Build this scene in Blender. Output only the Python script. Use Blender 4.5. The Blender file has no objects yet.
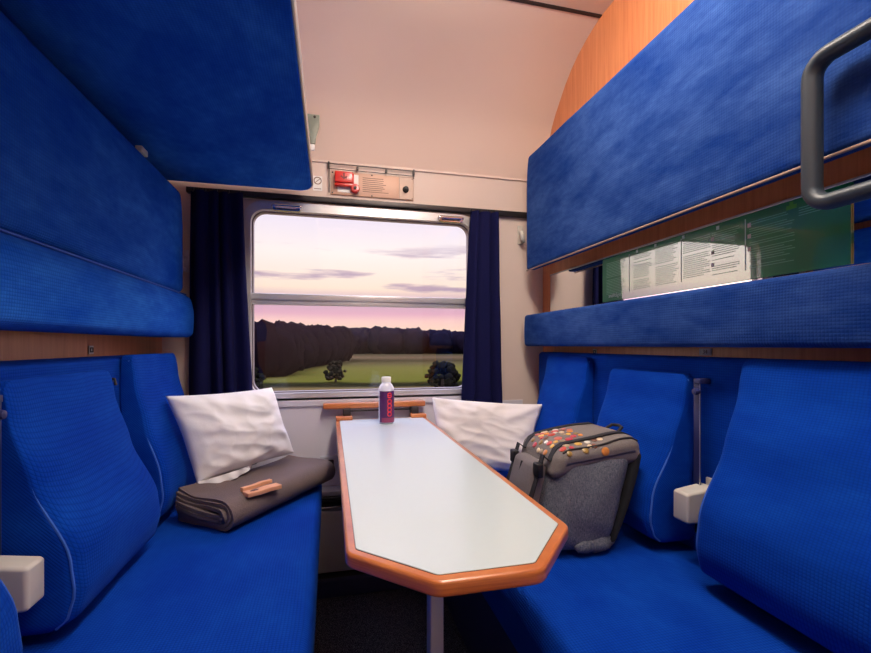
import bpy, bmesh, math, random
from mathutils import Vector, Matrix, noise
from mathutils.bvhtree import BVHTree

SC = bpy.context.scene
COL = SC.collection
rnd = random.Random(7)

# ------------------------------------------------------------------ helpers
def lin(r, g, b):
    f = lambda c: (c/12.92 if c <= 0.04045 else ((c+0.055)/1.055)**2.4)
    return (f(r/255), f(g/255), f(b/255), 1.0)

def link(o):
    COL.objects.link(o)
    return o

def tag(o, label=None, cat=None, group=None, kind=None):
    if label: o['label'] = label
    if cat: o['category'] = cat
    if group: o['group'] = group
    if kind: o['kind'] = kind
    return o

def empty(name, loc, label=None, cat=None, group=None, kind=None):
    o = bpy.data.objects.new(name, None)
    o.empty_display_size = 0.05
    o.location = loc
    link(o)
    return tag(o, label, cat, group, kind)

def mk(name, geo, mat, parent=None, smooth=True, loc=None, angle=40):
    """geo = (verts in world coords, faces); origin = parent's place, or bottom centre of the mesh."""
    verts, faces = geo
    verts = [Vector(v) for v in verts]
    if parent is not None:
        L = Vector(parent.location)
        p = parent.parent
        while p is not None:
            L = L + Vector(p.location); p = p.parent
    elif loc is not None:
        L = Vector(loc)
    else:
        xs = [v.x for v in verts]; ys = [v.y for v in verts]; zs = [v.z for v in verts]
        L = Vector(((min(xs)+max(xs))/2, (min(ys)+max(ys))/2, min(zs)))
    me = bpy.data.meshes.new(name)
    me.from_pydata([tuple(v-L) for v in verts], [], faces)
    me.update()
    bm = bmesh.new(); bm.from_mesh(me)
    bmesh.ops.recalc_face_normals(bm, faces=bm.faces)
    if smooth:
        for f in bm.faces: f.smooth = True
        if angle is not None:
            for e in bm.edges:
                if len(e.link_faces) == 2 and e.calc_face_angle(0) > math.radians(angle):
                    e.smooth = False
    bm.to_mesh(me); bm.free()
    mats = mat if isinstance(mat, (list, tuple)) else [mat]
    for m in mats: me.materials.append(m)
    o = bpy.data.objects.new(name, me)
    link(o)
    if parent is not None: o.parent = parent
    else: o.location = L
    return o

def join(*geos):
    V, Fc = [], []
    for v, f in geos:
        n = len(V)
        V += [Vector(p) for p in v]
        Fc += [tuple(i+n for i in q) for q in f]
    return V, Fc

def xf(geo, M):
    return [M @ Vector(v) for v in geo[0]], geo[1]

def box(lo, hi, bev=0.0, seg=3):
    bm = bmesh.new()
    bmesh.ops.create_cube(bm, size=1.0)
    lo, hi = Vector(lo), Vector(hi)
    for v in bm.verts:
        v.co = Vector(((lo[i]+hi[i])/2 + v.co[i]*(hi[i]-lo[i])) for i in range(3))
    if bev > 0:
        bmesh.ops.bevel(bm, geom=bm.edges[:], offset=bev, segments=seg, profile=0.5, affect='EDGES')
    return bm_geo(bm)

def bm_geo(bm):
    bm.verts.index_update()
    g = ([v.co.copy() for v in bm.verts], [tuple(v.index for v in f.verts) for f in bm.faces])
    bm.free()
    return g

def tube(pts, r, n=10, closed=False, flat=1.0, cap=True, up=None):
    pts = [Vector(p) for p in pts]
    V, Fc = [], []
    N = len(pts)
    prev = None
    for i, p in enumerate(pts):
        if closed: t = pts[(i+1) % N]-pts[i-1]
        else: t = pts[min(i+1, N-1)]-pts[max(i-1, 0)]
        t.normalize()
        if prev is None:
            a = Vector(up) if up else (Vector((0, 0, 1)) if abs(t.z) < .9 else Vector((1, 0, 0)))
            u = (a - t*a.dot(t)).normalized()
        else:
            u = (prev - t*prev.dot(t)).normalized()
        prev = u
        w = t.cross(u)
        rr = r[i] if isinstance(r, (list, tuple)) else r
        for k in range(n):
            a = 2*math.pi*k/n
            V.append(p + u*math.cos(a)*rr + w*math.sin(a)*rr*flat)
    M = N if closed else N-1
    for i in range(M):
        for k in range(n):
            a, b = i*n+k, i*n+(k+1) % n
            c, d = ((i+1) % N)*n+(k+1) % n, ((i+1) % N)*n+k
            Fc.append((a, b, c, d))
    if cap and not closed:
        Fc.append(tuple(range(n))); Fc.append(tuple((N-1)*n+k for k in range(n)))
    return V, Fc

def lathe(prof, center, n=32, axis='Z'):
    V, Fc = [], []
    for (r, z) in prof:
        for k in range(n):
            a = 2*math.pi*k/n
            V.append(Vector((r*math.cos(a), r*math.sin(a), z)))
    for i in range(len(prof)-1):
        for k in range(n):
            Fc.append((i*n+k, i*n+(k+1) % n, (i+1)*n+(k+1) % n, (i+1)*n+k))
    Fc.append(tuple(range(n))); Fc.append(tuple((len(prof)-1)*n+k for k in range(n)))
    if axis == 'Y': V = [Vector((v.x, -v.z, v.y)) for v in V]
    if axis == 'X': V = [Vector((v.z, v.x, v.y)) for v in V]
    c = Vector(center)
    return [v+c for v in V], Fc

def prism(poly, z0, z1, bev=0.0, seg=3, axis='Z'):
    """poly: list of 2D points; extruded along an axis ('Z': xy, 'Y': xz, 'X': yz)."""
    bm = bmesh.new()
    def P(p, t):
        return {'Z': (p[0], p[1], t), 'Y': (p[0], t, p[1]), 'X': (t, p[0], p[1])}[axis]
    a = [bm.verts.new(P(p, z0)) for p in poly]
    b = [bm.verts.new(P(p, z1)) for p in poly]
    n = len(poly)
    bm.faces.new(a); bm.faces.new(b)
    for i in range(n):
        bm.faces.new((a[i], a[(i+1) % n], b[(i+1) % n], b[i]))
    bmesh.ops.recalc_face_normals(bm, faces=bm.faces)
    if bev > 0:
        es = [e for e in bm.edges if e.calc_face_angle(0) > math.radians(20)]
        bmesh.ops.bevel(bm, geom=es, offset=bev, segments=seg, profile=0.5, affect='EDGES')
    return bm_geo(bm)

def rrect(x0, x1, z0, z1, r, n=8):
    pts = []
    for cx, cz, a0 in ((x1-r, z1-r, 0), (x0+r, z1-r, 90), (x0+r, z0+r, 180), (x1-r, z0+r, 270)):
        for k in range(n+1):
            a = math.radians(a0+90*k/n)
            pts.append((cx+r*math.cos(a), cz+r*math.sin(a)))
    return pts

def ring(outer, inner, y0, y1, axis='Y'):
    """rounded frame: outer/inner loops of the same count."""
    n = len(outer)
    def P(p, t):
        return Vector({'Z': (p[0], p[1], t), 'Y': (p[0], t, p[1]), 'X': (t, p[0], p[1])}[axis])
    V = [P(p, y0) for p in outer]+[P(p, y0) for p in inner]+[P(p, y1) for p in outer]+[P(p, y1) for p in inner]
    Fc = []
    for i in range(n):
        j = (i+1) % n
        Fc += [(i, j, n+j, n+i), (2*n+i, 2*n+j, 3*n+j, 3*n+i), (i, j, 2*n+j, 2*n+i), (n+i, n+j, 3*n+j, 3*n+i)]
    return V, Fc

def softbox(h, r, nseg=(10, 10, 10), narc=4, warp=None):
    """rounded box with half sizes h and edge radius r, densely gridded, then warped."""
    def coords(hh, n):
        a = [math.tan(math.radians(45*k/narc)) for k in range(narc+1)]
        c = [-(hh-r) + 2*(hh-r)*k/n for k in range(n+1)]
        return [-(hh-r)-r*t for t in reversed(a[1:])] + c + [(hh-r)+r*t for t in a[1:]]
    cs = [coords(h[i], nseg[i]) for i in range(3)]
    idx, V, Fc = {}, [], []
    def vid(ix):
        if ix not in idx:
            q = Vector([cs[i][ix[i]] for i in range(3)])
            inn = Vector([max(-(h[i]-r), min(h[i]-r, q[i])) for i in range(3)])
            d = q-inn
            p = inn + d.normalized()*r if d.length > 1e-9 else inn
            if warp: p = Vector(warp(p, Vector((p.x/h[0], p.y/h[1], p.z/h[2]))))
            idx[ix] = len(V); V.append(p)
        return idx[ix]
    N = [len(c) for c in cs]
    for ax in range(3):
        b, c = (ax+1) % 3, (ax+2) % 3
        for end in (0, N[ax]-1):
            for i in range(N[b]-1):
                for j in range(N[c]-1):
                    q = []
                    for (di, dj) in ((0, 0), (1, 0), (1, 1), (0, 1)):
                        ix = [0, 0, 0]; ix[ax] = end; ix[b] = i+di; ix[c] = j+dj
                        q.append(vid(tuple(ix)))
                    Fc.append(tuple(q))
    return V, Fc

def blob(center, rad, sub=2, amp=0.25, freq=1.0, seed=0.0):
    bm = bmesh.new()
    bmesh.ops.create_icosphere(bm, subdivisions=sub, radius=1.0)
    rad = Vector(rad)
    for v in bm.verts:
        d = v.co.normalized()
        k = 1+amp*noise.noise(d*freq*2+Vector((seed, seed*1.7, -seed)))+amp*.5*noise.noise(d*freq*5+Vector((seed, 3, seed)))
        v.co = Vector(center)+Vector((d.x*rad.x, d.y*rad.y, d.z*rad.z))*k
    return bm_geo(bm)

def text_geo(s, size, M, depth=0.0006, align='CENTER'):
    cu = bpy.data.curves.new('t', 'FONT')
    cu.body = s; cu.size = size; cu.extrude = depth; cu.align_x = align; cu.align_y = 'CENTER'
    o = bpy.data.objects.new('t', cu); link(o)
    dg = bpy.context.evaluated_depsgraph_get()
    me = bpy.data.meshes.new_from_object(o.evaluated_get(dg))
    g = ([M @ v.co for v in me.vertices], [tuple(p.vertices) for p in me.polygons])
    bpy.data.objects.remove(o); bpy.data.curves.remove(cu); bpy.data.meshes.remove(me)
    return g

# ------------------------------------------------------------------ materials
class NT:
    def __init__(s, name):
        s.m = bpy.data.materials.new(name); s.m.use_nodes = True
        s.t = s.m.node_tree; s.t.nodes.clear()
        s.out = s.t.nodes.new('ShaderNodeOutputMaterial')
        s.b = s.t.nodes.new('ShaderNodeBsdfPrincipled')
        s.t.links.new(s.b.outputs[0], s.out.inputs[0])
    def n(s, typ, **kw):
        x = s.t.nodes.new('ShaderNode'+typ)
        for k, v in kw.items():
            if k in x.inputs.keys(): x.inputs[k].default_value = v
            else: setattr(x, k, v)
        return x
    def l(s, a, b): s.t.links.new(a, b)
    def set(s, **kw):
        for k, v in kw.items(): s.b.inputs[k.replace('_', ' ')].default_value = v
    def math(s, op, a, b=None):
        x = s.t.nodes.new('ShaderNodeMath'); x.operation = op
        for i, q in enumerate((a, b)):
            if q is None: continue
            if isinstance(q, (int, float)): x.inputs[i].default_value = q
            else: s.l(q, x.inputs[i])
        return x.outputs[0]
    def mix(s, fac, a, b, mode='MIX'):
        x = s.t.nodes.new('ShaderNodeMix'); x.data_type = 'RGBA'; x.blend_type = mode
        for sock, q in ((x.inputs[0], fac), (x.inputs[6], a), (x.inputs[7], b)):
            if isinstance(q, (int, float, tuple)): sock.default_value = q
            else: s.l(q, sock)
        return x.outputs[2]
    def ramp(s, fac, stops):
        x = s.t.nodes.new('ShaderNodeValToRGB')
        e = x.color_ramp.elements
        while len(e) > 1: e.remove(e[-1])
        e[0].position, e[0].color = stops[0]
        for p, c in stops[1:]:
            k = e.new(p); k.color = c
        s.l(fac, x.inputs[0])
        return x.outputs[0]
    def bump(s, h, strength=.2, dist=.01):
        x = s.n('Bump', Strength=strength, Distance=dist)
        s.l(h, x.inputs['Height']); s.l(x.outputs[0], s.b.inputs['Normal'])
    def coord(s, scale=(1, 1, 1)):
        tc = s.n('TexCoord'); mp = s.n('Mapping'); mp.inputs['Scale'].default_value = scale
        s.l(tc.outputs['Object'], mp.inputs[0]); return mp.outputs[0]

def plain(name, col, rough=.5, metal=0., noise_amt=0.08, nscale=20., coat=0., spec=.5, bump=0.):
    k = NT(name)
    v = k.coord()
    nz = k.n('TexNoise', Scale=nscale, Detail=4.); k.l(v, nz.inputs['Vector'])
    dark = tuple(c*(1-noise_amt) for c in col[:3])+(1,)
    lite = tuple(min(1, c*(1+noise_amt)) for c in col[:3])+(1,)
    k.l(k.mix(nz.outputs[0], dark, lite), k.b.inputs['Base Color'])
    k.set(Roughness=rough, Metallic=metal, Coat_Weight=coat, Specular_IOR_Level=spec)
    if bump: k.bump(nz.outputs[0], bump, .005)
    return k.m

def fabric(name, base, lite, pitch=.014, strength=.5, brushed=.45, sheen=.15):
    k = NT(name)
    tc = k.n('TexCoord'); sp = k.n('SeparateXYZ'); k.l(tc.outputs['Object'], sp.inputs[0])
    w = 2*math.pi/pitch
    sy = k.math('SINE', k.math('MULTIPLY', sp.outputs[1], w))
    sz = k.math('SINE', k.math('MULTIPLY', k.math('ADD', sp.outputs[0], sp.outputs[2]), w))
    ly = k.math('POWER', k.math('ABSOLUTE', sy), .5)
    lz = k.math('POWER', k.math('ABSOLUTE', sz), .5)
    grid = k.math('MULTIPLY', ly, lz)                     # 0 on the woven lines, 1 in the cells
    nz = k.n('TexNoise', Scale=6., Detail=7., Roughness=.68)
    mp = k.n('Mapping'); mp.inputs['Scale'].default_value = (1, .6, 1.6)
    k.l(tc.outputs['Object'], mp.inputs[0]); k.l(mp.outputs[0], nz.inputs['Vector'])
    nz2 = k.n('TexNoise', Scale=38., Detail=3.); k.l(mp.outputs[0], nz2.inputs['Vector'])
    br = k.ramp(nz.outputs[0], [(.35, (0, 0, 0, 1)), (.7, (1, 1, 1, 1))])
    br = k.math('MULTIPLY', k.math('MULTIPLY', br, k.math('ADD', nz2.outputs[0], .4)), brushed)
    c0 = k.mix(br, base, lite)
    dk = tuple(c*.45 for c in base[:3])+(1,)
    c1 = k.mix(k.math('MULTIPLY', k.math('SUBTRACT', 1., grid), strength), c0, dk)
    k.l(c1, k.b.inputs['Base Color'])
    k.set(Roughness=.85, Specular_IOR_Level=.05, Sheen_Weight=sheen, Sheen_Roughness=.4, Sheen_Tint=(.08, .3, 1., 1))
    k.bump(grid, .35, .002)
    return k.m

def wood(name, a, b, scale=(30, 30, 1.2), rough=.4, coat=.2):
    k = NT(name)
    v = k.coord(scale)
    nz = k.n('TexNoise', Scale=1.6, Detail=7., Roughness=.6, Distortion=.4); k.l(v, nz.inputs['Vector'])
    nz2 = k.n('TexNoise', Scale=7., Detail=3.); k.l(v, nz2.inputs['Vector'])
    f = k.math('ADD', k.math('MULTIPLY', nz.outputs[0], .75), k.math('MULTIPLY', nz2.outputs[0], .25))
    k.l(k.ramp(f, [(.32, a), (.68, b)]), k.b.inputs['Base Color'])
    k.set(Roughness=rough, Coat_Weight=coat, Coat_Roughness=.25)
    k.bump(nz.outputs[0], .05, .002)
    return k.m

BLUE = (.0004, .032, .32, 1); BLUE_L = (.008, .105, .56, 1)
M = {}
M['velour'] = fabric('blue_velour', BLUE, BLUE_L)
M['velour_lit'] = fabric('blue_velour_brushed_lit', (.0004, .062, .46, 1), (.03, .19, .70, 1), pitch=.014, strength=.4, brushed=.95)  # base blue brightened to stand in for light on the blanket-side berths
M['velour_pale'] = fabric('blue_velour_muted', (.005, .030, .18, 1), (.042, .10, .31, 1), pitch=.014, strength=.22, brushed=1.1)  # darker, less saturated blue with a fainter grid
M['piping'] = plain('blue_piping', lin(45, 95, 190), .8)
M['navy'] = plain('navy_panel', lin(40, 44, 92), .5)
M['black'] = plain('black_plastic', lin(16, 16, 18), .5)
M['laminate_wood'] = wood('cherry_laminate', lin(190, 110, 68), lin(216, 140, 92), (40, 40, 1.5))
M['edge_wood'] = wood('varnished_edge_wood', lin(168, 84, 38), lin(220, 138, 74), (3, 3, 150), .3, .5)
M['table_top'] = plain('white_laminate', lin(196, 208, 208), .32, coat=.25, noise_amt=.015, nscale=60)
M['wall'] = plain('cream_wall_panel', lin(216, 196, 184), .5, noise_amt=.02, nscale=6)
M['grey_wall'] = plain('grey_wall_lining', lin(222, 216, 222), .45, noise_amt=.02, nscale=6)
M['ceiling'] = plain('ceiling_panel', lin(224, 200, 184), .45, noise_amt=.02, nscale=5)
M['grey_panel'] = plain('grey_metal_panel', lin(206, 206, 212), .38, metal=.15, noise_amt=.03)
M['alu'] = plain('aluminium', lin(196, 196, 198), .3, metal=.85, noise_amt=.03)
M['frame_alu'] = plain('pale_anodised_frame', lin(206, 202, 202), .3, metal=.45, noise_amt=.02)
M['gasket'] = plain('grey_rubber', lin(120, 112, 114), .5)
M['chrome'] = plain('chrome', lin(215, 215, 215), .12, metal=1., noise_amt=.02)
M['dark_metal'] = plain('dark_metal', lin(60, 55, 55), .4, metal=.6)
M['handle'] = plain('grey_plastic_handle', lin(50, 58, 66), .42, noise_amt=.05, bump=.05, nscale=200)
M['beige'] = plain('beige_plastic', lin(196, 190, 180), .5, noise_amt=.03)
M['white_plastic'] = plain('white_plastic', lin(232, 230, 226), .4, noise_amt=.02)
M['curtain'] = plain('navy_curtain_cloth', lin(22, 23, 64), .9, noise_amt=.15, nscale=120, spec=.1)
M['pillow'] = plain('white_cotton', lin(240, 238, 238), .9, noise_amt=.02, nscale=150, spec=.1, bump=.05)
M['pillow2'] = plain('offwhite_cotton', lin(236, 228, 224), .9, noise_amt=.02, nscale=150, spec=.1, bump=.05)
M['blanket'] = plain('grey_brown_wool', lin(112, 98, 96), .95, noise_amt=.2, nscale=260, spec=.05, bump=.3)
M['packet'] = plain('tan_card', lin(222, 158, 118), .6, noise_amt=.06, nscale=60)
M['packet_ink'] = plain('packet_ink', lin(92, 58, 48), .6)
M['red'] = plain('signal_red', lin(212, 40, 32), .35, coat=.3)
M['plate'] = plain('emergency_plate', lin(206, 168, 146), .5, metal=.1, noise_amt=.03)
M['steel'] = plain('brushed_steel', lin(168, 142, 128), .45, metal=.2)
M['ink'] = plain('dark_print', lin(120, 92, 78), .6)
M['white_print'] = plain('white_print', lin(190, 224, 204), .5)
M['pale_print'] = plain('pale_green_print', lin(120, 196, 152), .5)
M['leg'] = plain('blue_grey_leg', lin(176, 190, 210), .35, metal=.3)
M['bracket'] = plain('grey_green_bracket', lin(128, 136, 122), .45)
M['pack'] = None

# heather-grey backpack cloth
k = NT('heather_grey_canvas')
v = k.coord((160, 160, 420))
nz = k.n('TexNoise', Scale=1., Detail=5., Roughness=.7); k.l(v, nz.inputs['Vector'])
v2 = k.coord((420, 420, 110)); nz2 = k.n('TexNoise', Scale=1., Detail=3.); k.l(v2, nz2.inputs['Vector'])
f = k.math('MULTIPLY', k.math('ADD', nz.outputs[0], nz2.outputs[0]), .5)
k.l(k.ramp(f, [(.36, lin(70, 76, 88)), (.64, lin(128, 130, 138))]), k.b.inputs['Base Color'])
k.set(Roughness=.9, Specular_IOR_Level=.15); k.bump(f, .3, .003)
M['pack'] = k.m
M['pack_lid'] = plain('grey_lid_canvas', lin(126, 118, 114), .85, noise_amt=.2, nscale=220, spec=.15, bump=.2)
M['strap'] = plain('black_webbing', lin(28, 26, 28), .7, noise_amt=.2, nscale=300)
M['mesh_back'] = plain('black_back_padding', lin(24, 25, 28), .9, noise_amt=.25, nscale=200)

# carpet
k = NT('black_speckled_carpet')
v = k.coord((1, 1, 1)); vo = k.n('TexNoise', Scale=420., Detail=2.); k.l(v, vo.inputs['Vector'])
k.l(k.ramp(vo.outputs[0], [(.46, lin(40, 40, 46)), (.58, lin(104, 104, 112)), (.68, lin(190, 190, 196))]), k.b.inputs['Base Color'])
k.set(Roughness=.95, Specular_IOR_Level=.1); k.bump(vo.outputs[0], .6, .004)
M['carpet'] = k.m

# window glass / mirror / glossy sign
k = NT('window_glass')
tr = k.n('BsdfTransparent'); gl = k.n('BsdfGlossy', Roughness=.01); fr = k.n('Fresnel', IOR=1.45)
geo = k.n('NewGeometry'); mri = k.n('MapRange'); mri.inputs[3].default_value = 1.45; mri.inputs[4].default_value = 1/1.45
k.l(geo.outputs['Backfacing'], mri.inputs[0]); k.l(mri.outputs[0], fr.inputs['IOR'])
ms = k.n('MixShader'); k.l(fr.outputs[0], ms.inputs[0]); k.l(tr.outputs[0], ms.inputs[1]); k.l(gl.outputs[0], ms.inputs[2])
tr.inputs[0].default_value = (.97, .97, .98, 1)
k.l(ms.outputs[0], k.out.inputs[0]); M['glass'] = k.m
M['mirror'] = plain('mirror', (.86, .87, .86, 1), .015, metal=1., noise_amt=.0)
def glossy_print(name, col, mirror=.28):
    k = NT(name)
    v = k.coord(); nz = k.n('TexNoise', Scale=4.); k.l(v, nz.inputs['Vector'])
    k.l(k.mix(nz.outputs[0], tuple(c*.9 for c in col[:3])+(1,), col), k.b.inputs['Base Color'])
    k.set(Roughness=.35)
    gl = k.n('BsdfGlossy', Roughness=.02); ms = k.n('MixShader'); ms.inputs[0].default_value = mirror
    k.l(k.b.outputs[0], ms.inputs[1]); k.l(gl.outputs[0], ms.inputs[2]); k.l(ms.outputs[0], k.out.inputs[0])
    return k.m
M['sign_green'] = glossy_print('green_poster', lin(8, 142, 74), .2)

def emis(name, col, s):
    k = NT(name)
    k.set(Base_Color=col, Emission_Color=col, Emission_Strength=s)
    return k.m

# ------------------------------------------------------------------ room dimensions
XL, XR, YW = -.725, 1.12, 2.18          # side walls, window wall
YB = -.95                               # corridor wall behind the viewer
CEIL = [(2.18, 2.02), (2.155, 2.10), (2.122, 2.18), (2.084, 2.255), (2.043, 2.308), (1.997, 2.353), (1.948, 2.402),
        (1.896, 2.441), (1.835, 2.475), (1.769, 2.50), (1.712, 2.516), (1.656, 2.528)]

def struct(name, geo, mat, parent=None, smooth=True, **kw):
    o = mk(name, geo, mat, parent, smooth, **kw)
    if parent is None: o['kind'] = 'structure'
    return o

def lab(o, l):
    o['label'] = l
    return o

struct('floor', box((XL-.05, YB-.05, -.06), (XR+.05, YW+.06, 0)), M['carpet'], smooth=False)
side = [(YB, 0), (YW, 0), (YW, 2.02)] + CEIL[1:] + [(YB, 2.528)]
struct('wall_left', prism(side, XL-.05, XL, axis='X'), M['laminate_wood'], smooth=False)
struct('wall_right', prism(side, XR, XR+.05, axis='X'), M['laminate_wood'], smooth=False)
struct('wall_corridor', box((XL-.05, YB-.05, 0), (XR+.05, YB, 2.6)), M['wall'], smooth=False)

# window wall with a rounded opening
WX0, WX1, WZ0, WZ1 = -.388, .740, .87, 1.797
bm = bmesh.new()
def loopv(pts, y): return [bm.verts.new((p[0], y, p[1])) for p in pts]
outer_pts = [(XL, 0), (XR, 0), (XR, 2.02), (XL, 2.02)]
hole = rrect(WX0, WX1, WZ0, WZ1, .09)
A = loopv(outer_pts, YW); B = loopv(hole, YW)
es = [bm.edges.new((L[i], L[(i+1) % len(L)])) for L in (A, B) for i in range(len(L))]
bmesh.ops.triangle_fill(bm, use_beauty=True, edges=es)
r = bmesh.ops.extrude_face_region(bm, geom=bm.faces[:])
for e in r['geom']:
    if isinstance(e, bmesh.types.BMVert): e.co.y += .06
struct('wall_window', bm_geo(bm), M['wall'], smooth=False)

# curved ceiling cove, then a flat panel above the compartment
th = .03
cv = [(y, z) for y, z in CEIL]
V, Fc = [], []
for x in (XL-.05, XR+.05):
    for (y, z) in cv: V.append((x, y, z))
    for (y, z) in cv: V.append((x, y+.03, z+.03))
n = len(cv); h2 = 2*n
for i in range(n-1):
    Fc += [(i, i+1, h2+i+1, h2+i), (n+i, n+i+1, h2+n+i+1, h2+n+i), (i, i+1, n+i+1, n+i), (h2+i, h2+i+1, h2+n+i+1, h2+n+i)]
Fc += [(0, n, h2+n, h2), (n-1, 2*n-1, h2+2*n-1, h2+n-1)]
struct('ceiling_cove', (V, Fc), M['ceiling'], angle=60)
struct('ceiling', box((XL-.05, YB-.05, 2.528), (XR+.05, 1.652, 2.56)), M['ceiling'], smooth=False)
struct('trim_3', box((XL, 1.646, 2.523), (XR, 1.662, 2.529), .001, 1), M['dark_metal'], smooth=False)
struct('trim_4', box((XL, 2.172, 2.004), (XR, 2.18, 2.012), .002, 1), M['wall'], smooth=False)

# ------------------------------------------------------------------ window
win = empty('window_1', (.185, YW, WZ0), kind='structure')
fo, fi = rrect(WX0, WX1, WZ0, WZ1, .09), rrect(WX0+.034, WX1-.034, WZ0+.034, WZ1-.04, .06)
mk('frame', ring(fo, fi, YW-.018, YW+.05), M['frame_alu'], win, angle=30)
gi = rrect(WX0+.040, WX1-.040, WZ0+.040, WZ1-.045, .056)
mk('gasket', ring(rrect(WX0+.033, WX1-.033, WZ0+.033, WZ1-.039, .06), gi, YW+.012, YW+.045), M['gasket'], win, angle=30)
mk('crossbar', join(box((WX0+.034, YW-.002, 1.342), (WX1-.034, YW+.04, 1.372), .004), box((WX0+.034, YW+.008, 1.32), (WX1-.034, YW+.035, 1.342), .003)), M['frame_alu'], win)
lab(mk('upper_pane', box((WX0+.04, YW+.026, 1.36), (WX1-.04, YW+.030, WZ1-.043)), M['glass'], win, smooth=False), 'clear glass pane above the bar')
lab(mk('lower_pane', box((WX0+.04, YW+.026, WZ0+.038), (WX1-.04, YW+.030, 1.335)), M['glass'], win, smooth=False), 'clear glass pane below the bar')
for hx in (-.195, .595):
    mk('pull_handle', join(softbox((.068, .012, .011), .01, (4, 2, 2), 4, lambda p, u, hx=hx: (p.x+hx, p.y+YW-.03, p.z+1.772)),
       ring(rrect(hx-.06, hx+.06, 1.752, 1.772, .009, 4), rrect(hx-.05, hx+.05, 1.757, 1.767, .004, 4), YW-.04, YW-.018)), M['chrome'], win)
struct('trim_1', box((-.42, YW-.018, .838), (.80, YW, .885), .005), M['grey_wall'])
struct('trim_7', box((-.62, YW-.006, .455), (1.0, YW-.0005, .838), .001, 1), M['grey_wall'], smooth=False)
# lower part of the window wall: heater casing, grille and dark kick riser
struct('trim_2', join(box((-.60, YW-.085, .075), (.98, YW, .36), .006), box((-.60, YW-.085, .43), (.98, YW, .452), .004)), M['grey_panel'])
hg = empty('heater_grille', (.2, YW-.06, .36), 'slatted dark heater grille under the window behind the table leg', 'grille')
mk('back_plate', box((-.09, YW-.03, .361), (.47, YW-.002, .429)), M['dark_metal'], hg, smooth=False)
for i in range(4):
    z = .372+i*.015
    mk('slat', box((-.09, YW-.08, z), (.47, YW-.03, z+.005), .001, 1), M['chrome'] if i in (0, 3) else M['dark_metal'], hg, smooth=False)
struct('trim_5', box((-.098, 2.02, 0), (.48, 2.05, .075), .004), M['navy'])
struct('trim_6', box((-.098, 2.05, 0), (.48, YW, .072)), M['black'], smooth=False)

# power socket
so = empty('power_socket', (-.005, YW, .525), 'square grey power socket on the wall under the window beside the table', 'socket')
mk('cover_plate', box((-.045, YW-.018, .525), (.035, YW-.006, .60), .004), M['grey_panel'], so)
mk('socket_insert', ring(rrect(-.022, .018, .542, .582, .006, 4), rrect(-.012, .008, .552, .572, .004, 4), YW-.022, YW-.017), M['dark_metal'], so, angle=30)

# curtain rail
cr = mk('curtain_rail', join(box((-.62, YW-.032, 1.808), (1.09, YW-.001, 1.832), .003)), M['dark_metal'])
tag(cr, 'thin dark curtain rail running along the top of the window', 'curtain rail')

# curtains
def curtain(name, x0, x1, bx0, bx1, ztop, zbot, y, folds, amp, label, seed):
    root = empty(name, ((x0+x1)/2, y, zbot), label, 'curtain', 'navy window curtains')
    nu, nv = folds*14, 40
    V, Fc = [], []
    for s in (0, 1):
        for j in range(nv+1):
            t = j/nv
            z = ztop+(zbot-ztop)*t
            a, b = x0+(bx0-x0)*t**.8, x1+(bx1-x1)*t**1.3
            for i in range(nu+1):
                u = i/nu
                ph = u*folds*2*math.pi + .8*math.sin(u*9+seed) + .5*t*math.sin(u*5+seed*2)
                am = amp*(.6+.5*t)*(1+.4*math.sin(u*13+seed))
                x = a+(b-a)*u + .006*math.cos(ph*1.0+1)*(1+t)
                yy = y + am*math.sin(ph) + s*.003 + .004*noise.noise(Vector((u*6, t*5, seed)))
                V.append((x, yy, z))
    w = nu+1; o = (nv+1)*w
    for s in (0, 1):
        for j in range(nv):
            for i in range(nu):
                a = s*o+j*w+i
                Fc.append((a, a+1, a+w+1, a+w))
    for j in range(nv):
        for i in (0, nu): Fc.append((j*w+i, (j+1)*w+i, o+(j+1)*w+i, o+j*w+i))
    for i in range(nu):
        for j in (0, nv): Fc.append((j*w+i, j*w+i+1, o+j*w+i+1, o+j*w+i))
    mk('cloth', (V, Fc), M['curtain'], root, angle=80)
    for i in range(folds+1):
        x = x0+.01+(x1-x0-.02)*i/folds
        mk('glider', box((x-.004, y-.004, ztop-.004), (x+.004, y+.012, ztop+.012), .001, 1), M['black'], root)
    return root
curtain('window_curtain', -.592, -.382, -.602, -.325, 1.806, .60, 2.112, 4, .020,
        'dark navy curtain gathered behind the white pillow and blanket', 1.3)
curtain('window_curtain', .682, .838, .620, .862, 1.806, .60, 2.112, 3, .021,
        'dark navy curtain hanging behind the off-white pillow beside the backpack', 4.1)

# ------------------------------------------------------------------ benches
SEAT = .53
def sx(side, off): return XL+off if side < 0 else XR-off

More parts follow.
